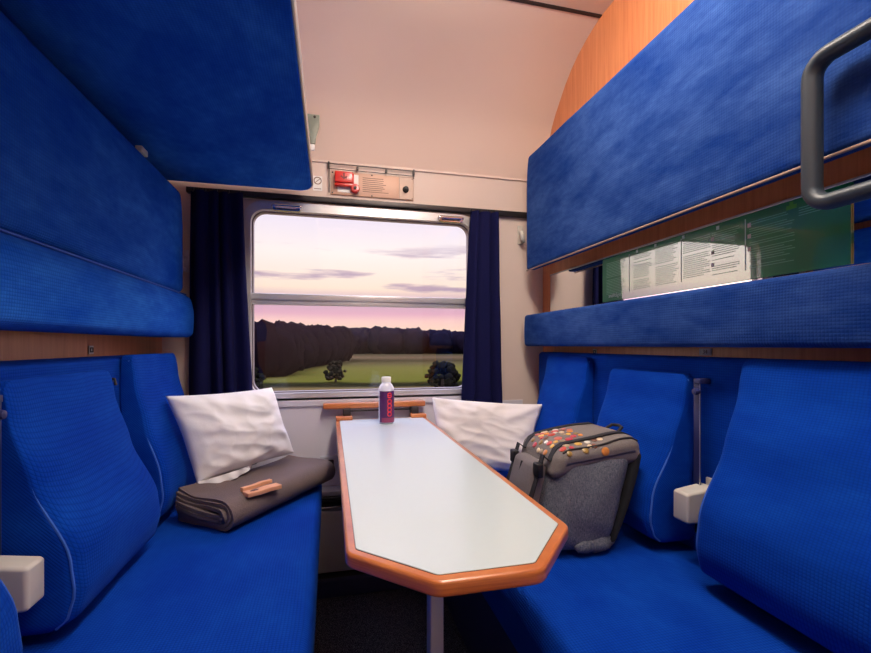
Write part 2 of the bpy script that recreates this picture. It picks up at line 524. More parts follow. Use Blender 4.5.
def bench(side, label, cushions):
    y0, y1 = .12, 2.07
    root = empty('bench_seat', (sx(side, .35), 1.1, 0), label, 'bench', None)
    front = sx(side, .69 if side < 0 else .70)
    # base under the seat
    a, b = sorted((sx(side, .004), front+side*.07 if side > 0 else front-.07))
    mk('base', box((a, y0, .004), (b, y1, .40), .01), M['navy'], root)
    # seat cushion
    a, b = sorted((sx(side, .06), front))
    cx, cy = (a+b)/2, (y0+y1)/2
    def w(p, u):
        bulge = .010*max(0, 1-u.x**2)*max(0, 1-abs(u.y)**6)*(1 if p.z > 0 else 0)
        rip = .0035*noise.noise(Vector((p.x*5, p.y*9, 2+side)))
        return (p.x+cx, p.y+cy, p.z+SEAT-.065+bulge+(rip if p.z > 0 else 0))
    mk('seat_cushion', softbox(((b-a)/2, (y1-y0)/2, .065), .032, (26, 60, 3), 5, w), M['velour'], root, angle=None)
    # flat upholstered board behind the cushions
    a, b = sorted((sx(side, .004), sx(side, .085)))
    mk('backrest_board', softbox(((b-a)/2, (y1-y0)/2, .31), .018, (3, 40, 12), 4,
       lambda p, u: (p.x+(a+b)/2, p.y+(y0+y1)/2, p.z+.785+(0 if u.z < 0 else .0))), M['velour'], root, angle=None)
    for (c0, c1, ztop, toff, boff) in cushions:
        zb = SEAT+.026
        yc, hw = (c0+c1)/2, (c1-c0)/2
        def face(t):      # distance of the padded face from the wall, t = 0 bottom .. 1 top
            prof = [(0, boff-.05), (.06, boff-.012), (.16, boff), (.3, boff-.008), (.6, (boff*.42+toff*.58)), (.85, toff+.012), (1, toff)]
            for (t0, f0), (t1, f1) in zip(prof, prof[1:]):
                if t <= t1:
                    q = (t-t0)/(t1-t0); q = q*q*(3-2*q)*.5+q*.5
                    return f0+(f1-f0)*q
            return toff
        def w(p, u):
            t = min(1, max(0, (u.z+1)/2))
            z = zb+(ztop-zb)*t
            fo = face(t)
            back = .082
            puff = .012*(1-u.y**4)*math.sin(math.pi*min(1, max(0, t)))
            d = back+(fo+puff-back)*((u.x+1)/2)
            d += .003*noise.noise(Vector((p.y*9, z*9, yc*7)))
            y = yc+u.y*hw*(1.0-.03*t)
            return (sx(side, d), y, z)
        cu = mk('back_cushion', softbox((.09, hw, (ztop-zb)/2), .03, (3, 18, 26), 6, w), M['velour'], root, angle=None)
        for s in (-1, 1):
            pts = []
            for i in range(26):
                t = .03+.94*i/25
                f = face(t)
                pts.append((sx(side, f-.012), yc+s*(hw*(1.0-.03*t)-.004), zb+(ztop-zb)*t))
            mk('piping', tube(pts, .0028, 6), M['piping'], cu)
    return root

bench(-1, 'blue velour bench carrying the folded grey blanket and bright white pillow',
      [(.42, .838, 1.075, .115, .26), (1.01, 1.452, 1.06, .115, .245), (1.56, 1.985, 1.098, .12, .22)])
bench(1, 'blue velour bench carrying the grey backpack',
      [(.44, .90, 1.096, .12, .262), (1.065, 1.44, 1.045, .115, .25), (1.57, 1.925, 1.08, .115, .235)])

# belt boxes on straps between the back cushions
def belt(side, y, ztop, zbox, label, dep=.10):
    o0 = .0875
    root = empty('seat_belt_holder', (sx(side, o0), y, zbox), label, 'seat belt holder', 'belt boxes between the backrests')
    def pr(lo, hi, bev):
        a, b = sorted((sx(side, lo[0]), sx(side, hi[0])))
        return box((a, lo[1], lo[2]), (b, hi[1], hi[2]), bev)
    mk('mounting_plate', pr((o0, y-.03, zbox-.055), (o0+.008, y+.012, zbox+.065), .002), M['beige'], root)
    def w(p, u):
        t = (u.x+1)/2
        d = o0+.008+dep*t
        return (sx(side, d), y+u.y*.027-.004*t, zbox+u.z*(.048-.008*t)-.004*t)
    mk('box', softbox((.045, .03, .045), .008, (2, 2, 2), 4, w), M['beige'], root)
    mk('lower_tab', pr((o0, y-.014, zbox-.085), (o0+.05, y+.008, zbox-.05), .003), M['dark_metal'], root)
    mk('strap', pr((o0+.028, y+.006, zbox+.03), (o0+.031, y+.03, ztop), .001), M['navy'], root)
    mk('strap_edge', tube([(sx(side, o0+.033), y+.006, zbox+.045), (sx(side, o0+.034), y+.005, (zbox+ztop)/2), (sx(side, o0+.033), y+.006, ztop)], .0014, 6), M['alu'], root)
    mk('hook', join(lathe([(.001, 0), (.008, .001), (.010, .008), (.008, .016), (.001, .018)], (sx(side, o0+.03) if side < 0 else sx(side, o0+.048), y+.012, ztop-.03), 16, 'X'),
        pr((o0, y+.002, ztop-.008), (o0+.036, y+.026, ztop+.006), .002)), M['navy'], root)
    return root
belt(1, 1.012, 1.03, .695, 'beige plastic belt box between two backrests beside the backpack')
belt(-1, .975, 1.03, .690, 'grey-white belt box between backrests on the side with the blanket', .098)
# dark hook beside the top corner of the middle cushion
hk = mk('strap_hook', join(lathe([(.001, 0), (.010, .001), (.012, .008), (.008, .016), (.001, .018)], (sx(-1, .088), 1.475, 1.025), 16, 'X'),
        tube([(sx(-1, .088), 1.475, 1.032), (sx(-1, .11), 1.476, 1.03), (sx(-1, .113), 1.477, 1.012)], .004, 8)), M['black'])
tag(hk, 'small black hook beside the backrest corner above the blanket bench', 'hook')

# seat number plates on the wood strips
def plate(side, y, z, txt, label, w=.013, hgt=.012, mat='white_plastic', border=None):
    x = sx(side, .0)
    root = empty('seat_number_plate', (x, y, z-hgt), label, 'number plate', 'seat number plates')
    a, b = sorted((sx(side, .0008), sx(side, .004)))
    mk('plate', box((a, y-w, z-hgt), (b, y+w, z+hgt), .001, 2), M[mat], root)
    xx = sx(side, .0042)
    Mx = Matrix(((0, 0, -side, xx), (-side if side > 0 else 1, 0, 0, y), (0, 1, 0, z), (0, 0, 0, 1)))
    if txt:
        mk('digits', text_geo(txt, .018, Mx, .0003), M['ink'], root, smooth=False)
    else:
        mk('socket', ring(rrect(y-.009, y+.009, z-.008, z+.008, .003, 3), rrect(y-.005, y+.005, z-.004, z+.004, .002, 3), *sorted((sx(side, .004), sx(side, .0055))), axis='X'), M['dark_metal'], root)
    return root
plate(1, 1.117, 1.1085, '34', 'white seat number plate 34 on the wood strip beside the belt box', .022, .011)
plate(1, 1.695, 1.100, '', 'tiny square fitting on the wood strip above the backpack side', .013, .012, 'beige')
plate(-1, 1.58, 1.115, '', 'tiny square fitting on the wood strip above the blanket bench', .013, .013, 'beige')

# ------------------------------------------------------------------ berths
# upper berth on the blanket side: folded out flat, seen from below
ub = empty('upper_berth', (-.4, 1.1, 1.828), 'upper berth folded out flat overhead above the blanket bench', 'berth')
def w(p, u):
    return (p.x-.40, p.y+1.11, p.z+1.885-.006*(1-u.x**2)*(1 if p.z < 0 else 0)+.004*noise.noise(Vector((p.x*6, p.y*4, 9))))
bx = prism([(XL+.006, .1), (-.078, .1), (-.078, 2.02), (-.09, 2.062), (-.125, 2.085), (XL+.006, 2.085)], 1.828, 1.91, .010, 3)
mk('upholstered_board', bx, M['velour_lit'], ub, angle=30)
mk('edge_trim', join(tube([(-.0765, .1, 1.840), (-.0765, 2.02, 1.840), (-.088, 2.064, 1.840), (-.125, 2.088, 1.840)], .005, 8),
   box((-.077, .1, 1.844), (-.072, 2.015, 1.885), .001, 1)), M['alu'], ub)
mb = empty('upper_berth_bracket', (-.08, 2.10, 2.03), 'grey-green metal bracket with white tag on the wall beside the overhead berth', 'bracket')
mk('plate', prism([(-.105, 2.05), (-.066, 2.05), (-.060, 2.09), (-.048, 2.13), (-.046, 2.185), (-.105, 2.185)], 2.085, 2.097, .003, 2, axis='Y'), M['bracket'], mb)
mk('screw', lathe([(.001, 0), (.006, .001), (.006, .003), (.001, .004)], (-.068, 2.085, 2.172), 12, 'Y'), M['dark_metal'], mb)
mk('tag', box((-.092, 2.086, 2.02), (-.068, 2.092, 2.049), .001, 1), M['white_plastic'], mb, smooth=False)
mk('wall_arm', box((-.105, 2.095, 2.06), (-.075, 2.155, 2.085), .002, 1), M['bracket'], mb)

# middle berth on the blanket side: folded down as a tall back panel with a roll along its foot
mbt = empty('middle_berth', (sx(-1, .06), 1.1, 1.16), 'middle berth hanging folded down over the blanket bench', 'berth')
def w(p, u):
    t = (u.z+1)/2
    d = .004+.122*((u.x+1)/2)
    d += .006*(1-u.z**2)*(1-u.y**6)*(1 if u.x > 0 else 0)
    d += .002*noise.noise(Vector((p.y*5, p.z*5, 1)))
    y = p.y+1.075
    zz = 1.345+(1.772-1.345)*t
    if u.y > .9 and t > .6: y -= .035*((t-.6)/.4)**2
    return (sx(-1, d), y, zz)
mk('panel', softbox((.06, .985, .215), .03, (3, 50, 16), 5, w), M['velour_lit'], mbt, angle=None)
def w2(p, u):
    d = .004+(.152)*((u.x+1)/2)+.006*(1-u.z**2)*(1 if u.x > 0 else 0) - .014*(u.z > 0)*(u.x > 0)*u.z**2
    return (sx(-1, d), p.y+1.095, 1.252+u.z*.09)
mk('foot_roll', softbox((.075, .985, .09), .022, (3, 50, 8), 5, w2), M['velour_lit'], mbt, angle=None)
lab(mk('latch_tab', box((-.618, 1.62, 1.762), (-.596, 1.67, 1.782), .004), M['beige'], mbt), 'small beige latch tab')
mk('seam', tube([(sx(-1, .128), .12, 1.344), (sx(-1, .130), 1.1, 1.344), (sx(-1, .128), 2.07, 1.344)], .003, 6), M['piping'], mbt)

# upper berth on the backpack side: folded up against the wall
rb = empty('upper_berth', (sx(1, .1), 1.1, 1.505), 'upper berth folded up on edge above the green poster', 'berth')
def w(p, u):
    t = (u.z+1)/2
    d = .100+.045*((u.x+1)/2) + .006*(1-u.z**2)*(1-u.y**6)*(1 if u.x > 0 else 0)
    d += .003*noise.noise(Vector((p.y*4, p.z*6, 5)))*(1 if u.x > 0 else 0)
    y = p.y+1.09
    if u.y > .9 and t > .75: y -= .02*((t-.75)/.25)**2
    return (sx(1, d), y, 1.512+(2.085-1.512)*t)
mk('upholstered_board', softbox((.045, .99, .287), .016, (3, 50, 20), 5, w), M['velour_pale'], rb, angle=None)
mk('edge_trim', box((sx(1, .146), .1, 1.507), (sx(1, .138), 2.078, 1.512), .001, 2), M['steel'], rb)
for yy in (.3, 1.1, 1.9):
    mk('wall_hinge', box((sx(1, .102), yy-.03, 1.70), (sx(1, .002), yy+.03, 1.76), .004), M['dark_metal'], rb)
gp = []
cor = [(.640, 1.655, 0, 90), (.46, 1.655, 90, 180), (.46, 1.442, 180, 270), (.640, 1.442, 270, 360)]
for (cy, cz, a0, a1) in cor:
    for i in range(8):
        a = math.radians(a0+(a1-a0)*i/7)
        gp.append((sx(1, .188), cy+.036*math.cos(a), cz+.036*math.sin(a)))
lab(mk('grab_handle', tube(gp, .020, 14, closed=True, flat=.8), M['handle'], rb, angle=None), 'dark grey loop grab handle')
for zz in (1.53, 1.62):
    mk('handle_mount', box((sx(1, .19), .41, zz), (sx(1, .14), .44, zz+.05), .004), M['handle'], rb)

# padded bolster under the mirror
def w2(p, u):
    d = .004+.143*((u.x+1)/2)+.004*(1-u.z**2)*(1 if u.x > 0 else 0)
    d += .002*noise.noise(Vector((p.y*5, p.z*6, 3)))
    return (sx(1, d), p.y+1.10, 1.204+u.z*.080)
bo = mk('backrest_bolster', softbox((.07, 1.0, .078), .014, (3, 50, 6), 4, w2), M['velour_pale'], angle=None)
tag(bo, 'long blue velour bolster running under the mirror and green poster', 'bolster')

# mirror strip with a metal lower rail
mi = empty('wall_mirror', (XR, 1.1, 1.295), 'long narrow mirror strip behind the green poster', 'mirror')
mk('mirror_glass', box((XR-.006, .12, 1.300), (XR-.001, 2.085, 1.492)), M['mirror'], mi, smooth=False)
mk('bottom_rail', box((XR-.012, .12, 1.293), (XR-.001, 2.085, 1.304), .002, 2), M['chrome'], mi)
mk('top_rail', box((XR-.010, .12, 1.490), (XR-.001, 2.085, 1.495), .001, 1), M['alu'], mi)

# green poster
ps = empty('green_poster', (XR-.007, 1.175, 1.312), 'glossy green poster with columns of white text on the mirror', 'poster')
mk('sheet', box((XR-.0105, .725, 1.308), (XR-.0065, 1.628, 1.487)), M['sign_green'], ps, smooth=False)
lx = XR-.0108
def bar(y0, y1, z0, z1): return box((lx-.0004, min(y0, y1), z0), (lx, max(y0, y1), z1))
def yq(px): # column places along the poster
    return px
lines = []
cols = [(1.60, 1.48), (1.435, 1.335), (1.32, 1.215), (1.195, 1.09), (1.085, .99), (.965, .84)]
for ci, (ya, yb) in enumerate(cols):
    z = 1.462
    while z > 1.335:
        if rnd.random() < .86:
            lines.append(bar(ya, yb+(ya-yb)*rnd.random()*.25, z, z+.0016))
        z -= .0062
for (ya, yb, z0, z1) in [(.835, .745, 1.462, 1.4636), (.835, .76, 1.456, 1.4576), (.835, .75, 1.45, 1.4516), (.835, .77, 1.444, 1.4456)]:
    lines.append(bar(ya, yb, z0, z1))
mk('text_lines', join(*lines), M['pale_print'], ps, smooth=False)
for yy in (1.46, 1.205, .978):
    mk('divider_line', bar(yy, yy-.003, 1.335, 1.475), M['white_print'], ps, smooth=False)
for i, (yy, zz) in enumerate([(1.42, 1.478), (1.325, 1.478), (1.2, 1.478), (1.07, 1.474), (.97, 1.455), (.97, 1.425), (.97, 1.39), (1.088, 1.445), (1.088, 1.405), (1.088, 1.368)]):
    mk('picture_mark', bar(yy, yy-.010, zz-.005, zz+.006), M['white_print'] if i < 4 else M['beige'], ps, smooth=False)
lab(mk('leaf_mark', join(bar(.865, .84, 1.466, 1.476), bar(.857, .848, 1.474, 1.484)), plain('leaf_green', lin(70, 170, 40), .5), ps, smooth=False), 'small bright green plant picture')
Mx = Matrix(((0, 0, -1, lx), (-1, 0, 0, 1.545), (0, 1, 0, 1.330), (0, 0, 0, 1)))
mk('wordmark', text_geo('snälltåget', .022, Mx, .0004), M['white_print'], ps, smooth=False)

# berth latches on the window wall
def latch(x, z, mat, label, grp='berth latches'):
    root = empty('berth_latch', (x, YW, z-.05), label, 'latch', grp)
    mk('wall_plate', box((x-.014, YW-.010, z-.045), (x+.014, YW-.001, z+.055), .003), M[mat], root)
    mk('hook', tube([(x, YW-.008, z+.02), (x-.004, YW-.035, z+.012), (x-.006, YW-.05, z-.012), (x-.002, YW-.045, z-.034), (x+.008, YW-.03, z-.036)], [.009, .011, .012, .011, .008], 10), M[mat], root, angle=None)
    return root
latch(.985, 1.71, 'beige', 'cream hook latch on the wall beside the folded-up berth')
latch(-.630, 1.50, 'grey_panel', 'grey hook latch on the wall beside the navy curtain and folded-down berth')

# ------------------------------------------------------------------ emergency brake panel and sticker
ep = empty('emergency_brake_panel', (.2, YW, 1.835), 'emergency brake panel with red handle on the wall above the window', 'emergency brake')
y1 = YW-.002
px0, px1, pz0, pz1 = .004, .408, 1.855, 1.968
mk('back_plate', box((px0, y1-.006, pz0), (px1, y1, pz1), .002, 2), M['plate'], ep)
lab(mk('white_field', box((.035, y1-.0075, 1.868), (.135, y1-.006, 1.957)), M['white_plastic'], ep, smooth=False), 'white square behind the red handle')
lab(mk('steel_end', box((.335, y1-.008, pz0+.002), (px1-.002, y1-.006, pz1-.002), .001, 1), M['steel'], ep), 'brushed metal end with a black knob')
for (x, z) in ((.012, 1.863), (.012, 1.96), (.20, 1.861), (.20, 1.962), (.40, 1.863), (.40, 1.96)):
    mk('screw', lathe([(.001, 0), (.004, .0005), (.003, .002), (.001, .0022)], (x, y1-.006, z), 10, 'Y'), M['dark_metal'], ep)
rh = mk('red_handle', join(box((.022, y1-.04, 1.905), (.108, y1-.006, 1.958), .005), box((.022, y1-.032, 1.89), (.112, y1-.010, 1.908), .006),
   lathe([(.002, 0), (.021, .001), (.022, .018), (.017, .024), (.002, .025)], (.118, y1-.007, 1.886), 24, 'Y'), box((.098, y1-.03, 1.89), (.112, y1-.008, 1.955), .004)), M['red'], ep)
mk('arrow_mark', prism([(.048, 1.932), (.065, 1.918), (.082, 1.932), (.077, 1.937), (.069, 1.929), (.069, 1.95), (.061, 1.95), (.061, 1.929), (.053, 1.937)], y1-.0412, y1-.0402, axis='Y'), plain('dark_red', lin(120, 14, 14), .5), rh, smooth=False)
mk('pivot_bolt', lathe([(.001, 0), (.007, .001), (.006, .006), (.001, .0065)], (.118, y1-.032, 1.886), 12, 'Y'), M['black'], rh)
mk('black_knob', lathe([(.002, 0), (.016, .001), (.015, .006), (.011, .008), (.012, .02), (.002, .023)], (.367, y1-.008, 1.905), 20, 'Y'), M['black'], ep)
tl = []
for i in range(8):
    z = 1.945-i*.0095
    tl.append(box((.155, y1-.0066, z), (.155+.13*(.7+.3*rnd.random()), y1-.0061, z+.003)))
mk('text_lines', join(*tl), M['ink'], ep, smooth=False)
mk('guard_wire', join(tube([(-.012, y1-.012, 1.975), (px1+.004, y1-.012, 1.975)], .0022, 6), tube([(-.006, y1-.012, 2.0), (px1-.002, y1-.012, 2.0)], .0022, 6),
   tube([(-.004, y1-.012, 1.86), (-.004, y1-.012, 2.006)], .0022, 6), tube([(px1, y1-.012, 1.96), (px1, y1-.012, 2.006)], .0022, 6)), M['dark_metal'], ep)
for x in (-.006, .13, .27, px1):
    mk('wire_clip', box((x-.005, y1-.016, 1.978), (x+.005, y1, 1.996 if x not in (-.006, px1) else 2.008), .002, 1), M['dark_metal'], ep)
st = empty('wall_sticker', (-.055, YW-.002, 1.87), 'small white pictogram sticker beside the overhead berth corner', 'sticker')
mk('sheet', box((-.079, YW-.002, 1.868), (-.036, YW-.0005, 1.938)), M['white_plastic'], st, smooth=False)
mk('pictogram', join(ring(rrect(-.076, -.039, 1.898, 1.934, .017, 6), rrect(-.072, -.043, 1.902, 1.930, .014, 6), YW-.0026, YW-.002), tube([(-.07, YW-.0024, 1.905), (-.045, YW-.0024, 1.927)], .0015, 4),
   box((-.074, YW-.0026, 1.876), (-.041, YW-.002, 1.879))), M['ink'], st, smooth=False)

# ------------------------------------------------------------------ table
TZ = .78
tb = empty('folding_table', (.24, 1.3, 0), 'white-topped folding table with wooden edging reaching from the window', 'table')
outer = [(.026, 2.118), (.026, .756), (.154, .630), (.326, .630), (.453, .772), (.455, 2.118)]
bm = bmesh.new()
def roundpoly(poly, r, n=4):
    out = []
    for i, p in enumerate(poly):
        p = Vector(p); a = (Vector(poly[i-1])-p); b = (Vector(poly[(i+1) % len(poly)])-p)
        ang = a.angle(b); d = min(r/math.tan(ang/2), a.length*.4, b.length*.4)
        A, B = p+a.normalized()*d, p+b.normalized()*d
        for k in range(n+1):
            t = k/n
            out.append(tuple(A*(1-t)**2+p*2*t*(1-t)+B*t*t))
    return out
inner = [(.043, 2.09), (.043, .766), (.160, .650), (.320, .650), (.434, .781), (.436, 2.09)]
mk('edging', prism(roundpoly(outer, .035), TZ-.026, TZ-.0005, .006, 3), M['edge_wood'], tb, angle=50)
mk('laminate_top', prism(roundpoly(inner, .012), TZ-.004, TZ+.0012, .0008, 1), M['table_top'], tb, angle=30)
mk('dark_joint', prism(roundpoly([(x+(-.0007 if x < .24 else .0007), y+(-.0007 if y < 1 else .0007)) for x, y in inner], .012), TZ-.003, TZ+.0001), M['dark_metal'], tb, smooth=False)
for x0 in (.027, .378):
    mk('corner_block', box((x0, 2.075, TZ-.002), (x0+.075, 2.124, TZ+.018), .004), M['edge_wood'], tb)
mk('wall_rail', box((-.032, 2.120, .828), (.458, 2.160, .855), .006), M['edge_wood'], tb)
for x0 in (.06, .385):
    mk('hinge_bracket', join(box((x0, 2.10, .795), (x0+.035, 2.165, .830), .003), box((x0+.004, 2.12, .76), (x0+.03, 2.17, .80), .003)), M['dark_metal'], tb)
mk('hinge_rod', tube([(.06, 2.14, .815), (.42, 2.14, .815)], .004, 8), M['dark_metal'], tb)
mk('leg', box((.182, .80, .0), (.208, .835, TZ-.026), .003), M['leg'], tb)
mk('leg_hinge', join(box((.172, .795, TZ-.04), (.218, .86, TZ-.026), .002), lathe([(.001, 0), (.006, 0), (.006, .05), (.001, .05)], (.17, .815, TZ-.045), 12, 'X')), M['alu'], tb)
mk('leg_foot', box((.175, .79, 0), (.215, .845, .012), .003), M['black'], tb)

# bottle
bt = empty('drink_bottle', (.245, 1.965, TZ+.0016), 'white bottle with purple label standing at the window end of the table', 'bottle')
bx_, by_, bz = .245, 1.965, TZ+.0016
mk('body', lathe([(.002, 0), (.029, 0), (.033, .004), (.0345, .012), (.0345, .150), (.033, .160), (.026, .172), (.0205, .178), (.0195, .184), (.002, .184)], (bx_, by_, bz), 40), plain('pearl_white_bottle', lin(226, 226, 238), .25, coat=.5), bt, angle=50)
mk('cap', lathe([(.002, .183), (.020, .183), (.021, .186), (.021, .203), (.019, .206), (.002, .206)], (bx_, by_, bz), 32), plain('cap_plastic', lin(232, 228, 222), .35), bt, angle=40)
def cyl_patch(a0, a1, z0, z1, r, n=20):
    V, Fc = [], []
    for i in range(n+1):
        a = a0+(a1-a0)*i/n
        for (rr, z) in ((r, z0), (r, z1), (r-.0006, z1), (r-.0006, z0)):
            V.append((bx_+rr*math.cos(a), by_+rr*math.sin(a), bz+z))
    for i in range(n):
        for q in range(4):
            Fc.append((i*4+q, i*4+(q+1) % 4, (i+1)*4+(q+1) % 4, (i+1)*4+q))
    Fc += [(0, 1, 2, 3), (n*4, n*4+1, n*4+2, n*4+3)]
    return V, Fc
view = math.atan2(-by_, -bx_)
lb = mk('label', cyl_patch(view-1.0, view+1.9, .006, .145, .0352, 28), plain('purple_label', lin(84, 34, 92), .4, noise_amt=.1), bt, angle=50)
rc = view+.42
def ringmark(z0, hh, hw):
    V, Fc = [], []
    N = 20
    for i in range(N):
        a = 2*math.pi*i/N
        for s, rr in ((1.0, .0358), (.58, .0358), (.58, .0351), (1.0, .0351)):
            an = rc+hw*s*math.copysign(abs(math.cos(a))**.7, math.cos(a)); z = z0+hh*s*math.copysign(abs(math.sin(a))**.7, math.sin(a))
            V.append((bx_+rr*math.cos(an), by_+rr*math.sin(an), bz+z))
    for i in range(N):
        j = (i+1) % N
        for q in range(4): Fc.append((i*4+q, i*4+(q+1) % 4, j*4+(q+1) % 4, j*4+q))
    return V, Fc
redm = plain('label_red', lin(236, 62, 70), .4)
mk('ring_lettering', join(*[ringmark(.044+i*.0185, .0105, .30) for i in range(4)], ringmark(.126, .0125, .30), cyl_patch(rc-.2, rc+.2, .124, .128, .0357, 6)), redm, lb, smooth=False)
lab(mk('base_band', cyl_patch(view-.6, view+1.6, .008, .028, .0356, 20), plain('label_pink', lin(150, 60, 96), .4), lb, angle=50), 'pinkish band at the foot of the label')

# ------------------------------------------------------------------ pillows
def pillow(name, TL, TR, BL, BR, thick, label, seed, mat, flap=True):
    TL, TR, BL, BR = map(Vector, (TL, TR, BL, BR))
    cen = (TL+TR+BL+BR)/4
    nrm = (TR-BL).cross(TL-BR).normalized()
    if nrm.dot(Vector((0, 0, 1.13))-cen*1.0+Vector((0, 0, 0))) < 0: nrm = -nrm
    N = 64
    V, Fc = [], []
    idx = {}
    for s in (1, -1):
        for j in range(N+1):
            for i in range(N+1):
                u, v = 2*i/N-1, 2*j/N-1
                if s < 0 and (i in (0, N) or j in (0, N)):
                    idx[(s, i, j)] = idx[(1, i, j)]; continue
                # edges pulled in a little between the corners
                uu = u*(1-.045*(1-v*v)); vv = v*(1-.05*(1-u*u))
                a, b = (uu+1)/2, (vv+1)/2
                p = BL*(1-a)*(1-b)+BR*a*(1-b)+TL*(1-a)*b+TR*a*b
                t = ((1-u*u)*(1-v*v))**.42
                q = Vector((u*2.1+seed, v*2.1, seed*2))
                rid = 1-abs(noise.noise(q*1.0))*2
                rid2 = 1-abs(noise.noise(Vector((u*1.4+v*2.8, v*1.2-u*1.0, seed+3))*1.05))*2
                fine = noise.noise(Vector((u*7, v*7, seed)))
                edge = min(1-abs(u), 1-abs(v))
                # gathered creases running in from the corners
                ang = math.atan2(v, u)*11
                cre = math.sin(ang+3*noise.noise(q))*max(0, (math.hypot(u, v)-.45))
                wr = .006*rid+.006*rid2+.0015*fine+.009*cre
                d = thick*t + wr*min(1, edge*5)
                zoff = 0.012*noise.noise(Vector((u*1.5, v*1.5, seed+8)))
                p = p+nrm*(s*d*(.75 if s < 0 else 1)+zoff)
                idx[(s, i, j)] = len(V); V.append(p)
    for s in (1, -1):
        for j in range(N):
            for i in range(N):
                Fc.append(tuple(idx[(s, a, b)] for a, b in ((i, j), (i+1, j), (i+1, j+1), (i, j+1))))
    root = empty(name, tuple((BL+BR)/2), label, 'pillow', 'white pillows')
    mk('case', (V, Fc), mat, root, angle=None)
    if flap:
        # loose open hem of the pillowcase along one side
        W, Fq = [], []
        n, m = 40, 8
        A, B = BL+(TL-BL)*.02, BL+(TL-BL)*.34
        out = (BL-BR).normalized()
        for sgn in (0, 1):
            for j in range(m+1):
                for i in range(n+1):
                    a = i/n; t = j/m
                    p = BL+(BR-BL)*(.0+.5*a)+(TL-BL)*(.03)
                    p = p + nrm*(.02*math.sin(a*3.1)+.010*math.sin(a*21+seed)*t+.012) + (BL-TL).normalized()*(.05*t*(1-a*.8)) + Vector((0, 0, .003*math.sin(a*15)*t)) + nrm*sgn*.003
                    W.append(p)
        w_ = n+1; o_ = (m+1)*w_
        for sgn in (0, 1):
            for j in range(m):
                for i in range(n):
                    a = sgn*o_+j*w_+i
                    Fq.append((a, a+1, a+w_+1, a+w_))
        for i in range(n): Fq.append((m*w_+i, m*w_+i+1, o_+m*w_+i+1, o_+m*w_+i))
        mk('case_hem', (W, Fq), mat, root, angle=None)
    return root
pillow('pillow', (-.555, 1.705, .953), (-.235, 1.945, .953), (-.455, 1.70, .640), (-.150, 1.985, .665), .068,
       'white crumpled pillow propped upright on the folded grey blanket', 2.3, M['pillow'], True)
pillow('pillow', (.462, 2.00, .885), (.950, 1.845, .858), (.470, 1.92, .57), (.825, 1.755, .575), .066,
       'off-white pillow propped on the bench between table and backpack', 6.7, M['pillow2'], False)

# ------------------------------------------------------------------ folded blanket
def blanket():
    Lx = Vector((.605, .796, 0)); Sx = Vector((-.796, .605, 0))
    A = Vector((-.292, 1.478, SEAT+.013))
    length, width, H = .545, .254, .094
    t = .0116
    def upath(r, back, zc):      # a U-shaped layer with the fold at the front (s = 0 side)
        pts = [(back, zc-r)]
        n = 9
        for i in range(n+1):
            a = math.radians(-90-180*i/n)
            pts.append((.046+r*math.cos(a)*1.02, zc+r*math.sin(a)))
        pts.append((back, zc+r))
        return pts
    V, Fc = [], []
    nl = 24
    for li, (r, back) in enumerate(((.0410, width), (.0295, width-.004), (.0180, width-.008), (.0065, width-.012))):
        core = upath(r, back, .0465)
        # refine the straight runs
        fine = []
        for a, b in zip(core, core[1:]):
            d = math.hypot(b[0]-a[0], b[1]-a[1]); k_ = max(1, int(d/.02))
            fine += [(a[0]+(b[0]-a[0])*i/k_, a[1]+(b[1]-a[1])*i/k_) for i in range(k_)]
        fine.append(core[-1])
        m = len(fine)
        off = []
        for i, p in enumerate(fine):
            a, b = fine[max(0, i-1)], fine[min(m-1, i+1)]
            tx, tz = b[0]-a[0], b[1]-a[1]; q = math.hypot(tx, tz) or 1
            off.append((-tz/q, tx/q))
        base = len(V)
        hw = t*.5*.93
        for j in range(nl+1):
            s = j/nl
            bulk = 1+.04*math.sin(s*5+li)
            for side_ in (1, -1):
                for i, p in enumerate(fine):
                    x = p[0]+off[i][0]*hw*side_; z = (p[1]+off[i][1]*hw*side_)*bulk
                    wob = .006*noise.noise(Vector((x*8, s*4, li*3)))*(1 if z > .03 else 0)
                    slack = -.012*(x/width)*math.sin(s*3.1)
                    L_ = s*length + .012*noise.noise(Vector((i*.15, li*2., 1)))*(1-s) - li*.006
                    P = A+Lx*L_+Sx*(x+.02*s*(1 if li >= 0 else 0))+Vector((0, 0, z+wob+slack*(1 if z > .05 else 0)))
                    P.z += 0.004*s + (1-s)**2*.018*max(0, (x-.13)/.13)**2 * (0 if z < .006 else 1)
                    P.z = max(P.z, A.z+.001)
                    V.append(P)
        w_ = 2*m
        for j in range(nl):
            for sd in (0, 1):
                for i in range(m-1):
                    a = base+j*w_+sd*m+i
                    Fc.append((a, a+1, a+w_+1, a+w_))
            for i in (0, m-1):
                a = base+j*w_+i
                Fc.append((a, a+m, a+m+w_, a+w_))
        for j in (0, nl):
            for i in range(m-1):
                a = base+j*w_+i
                Fc.append((a, a+1, a+1+m, a+m))
    return V, Fc
bl = mk('folded_blanket', blanket(), M['blanket'], angle=60)
tag(bl, 'grey-brown wool blanket folded in layers lying on the bench seat', 'blanket')

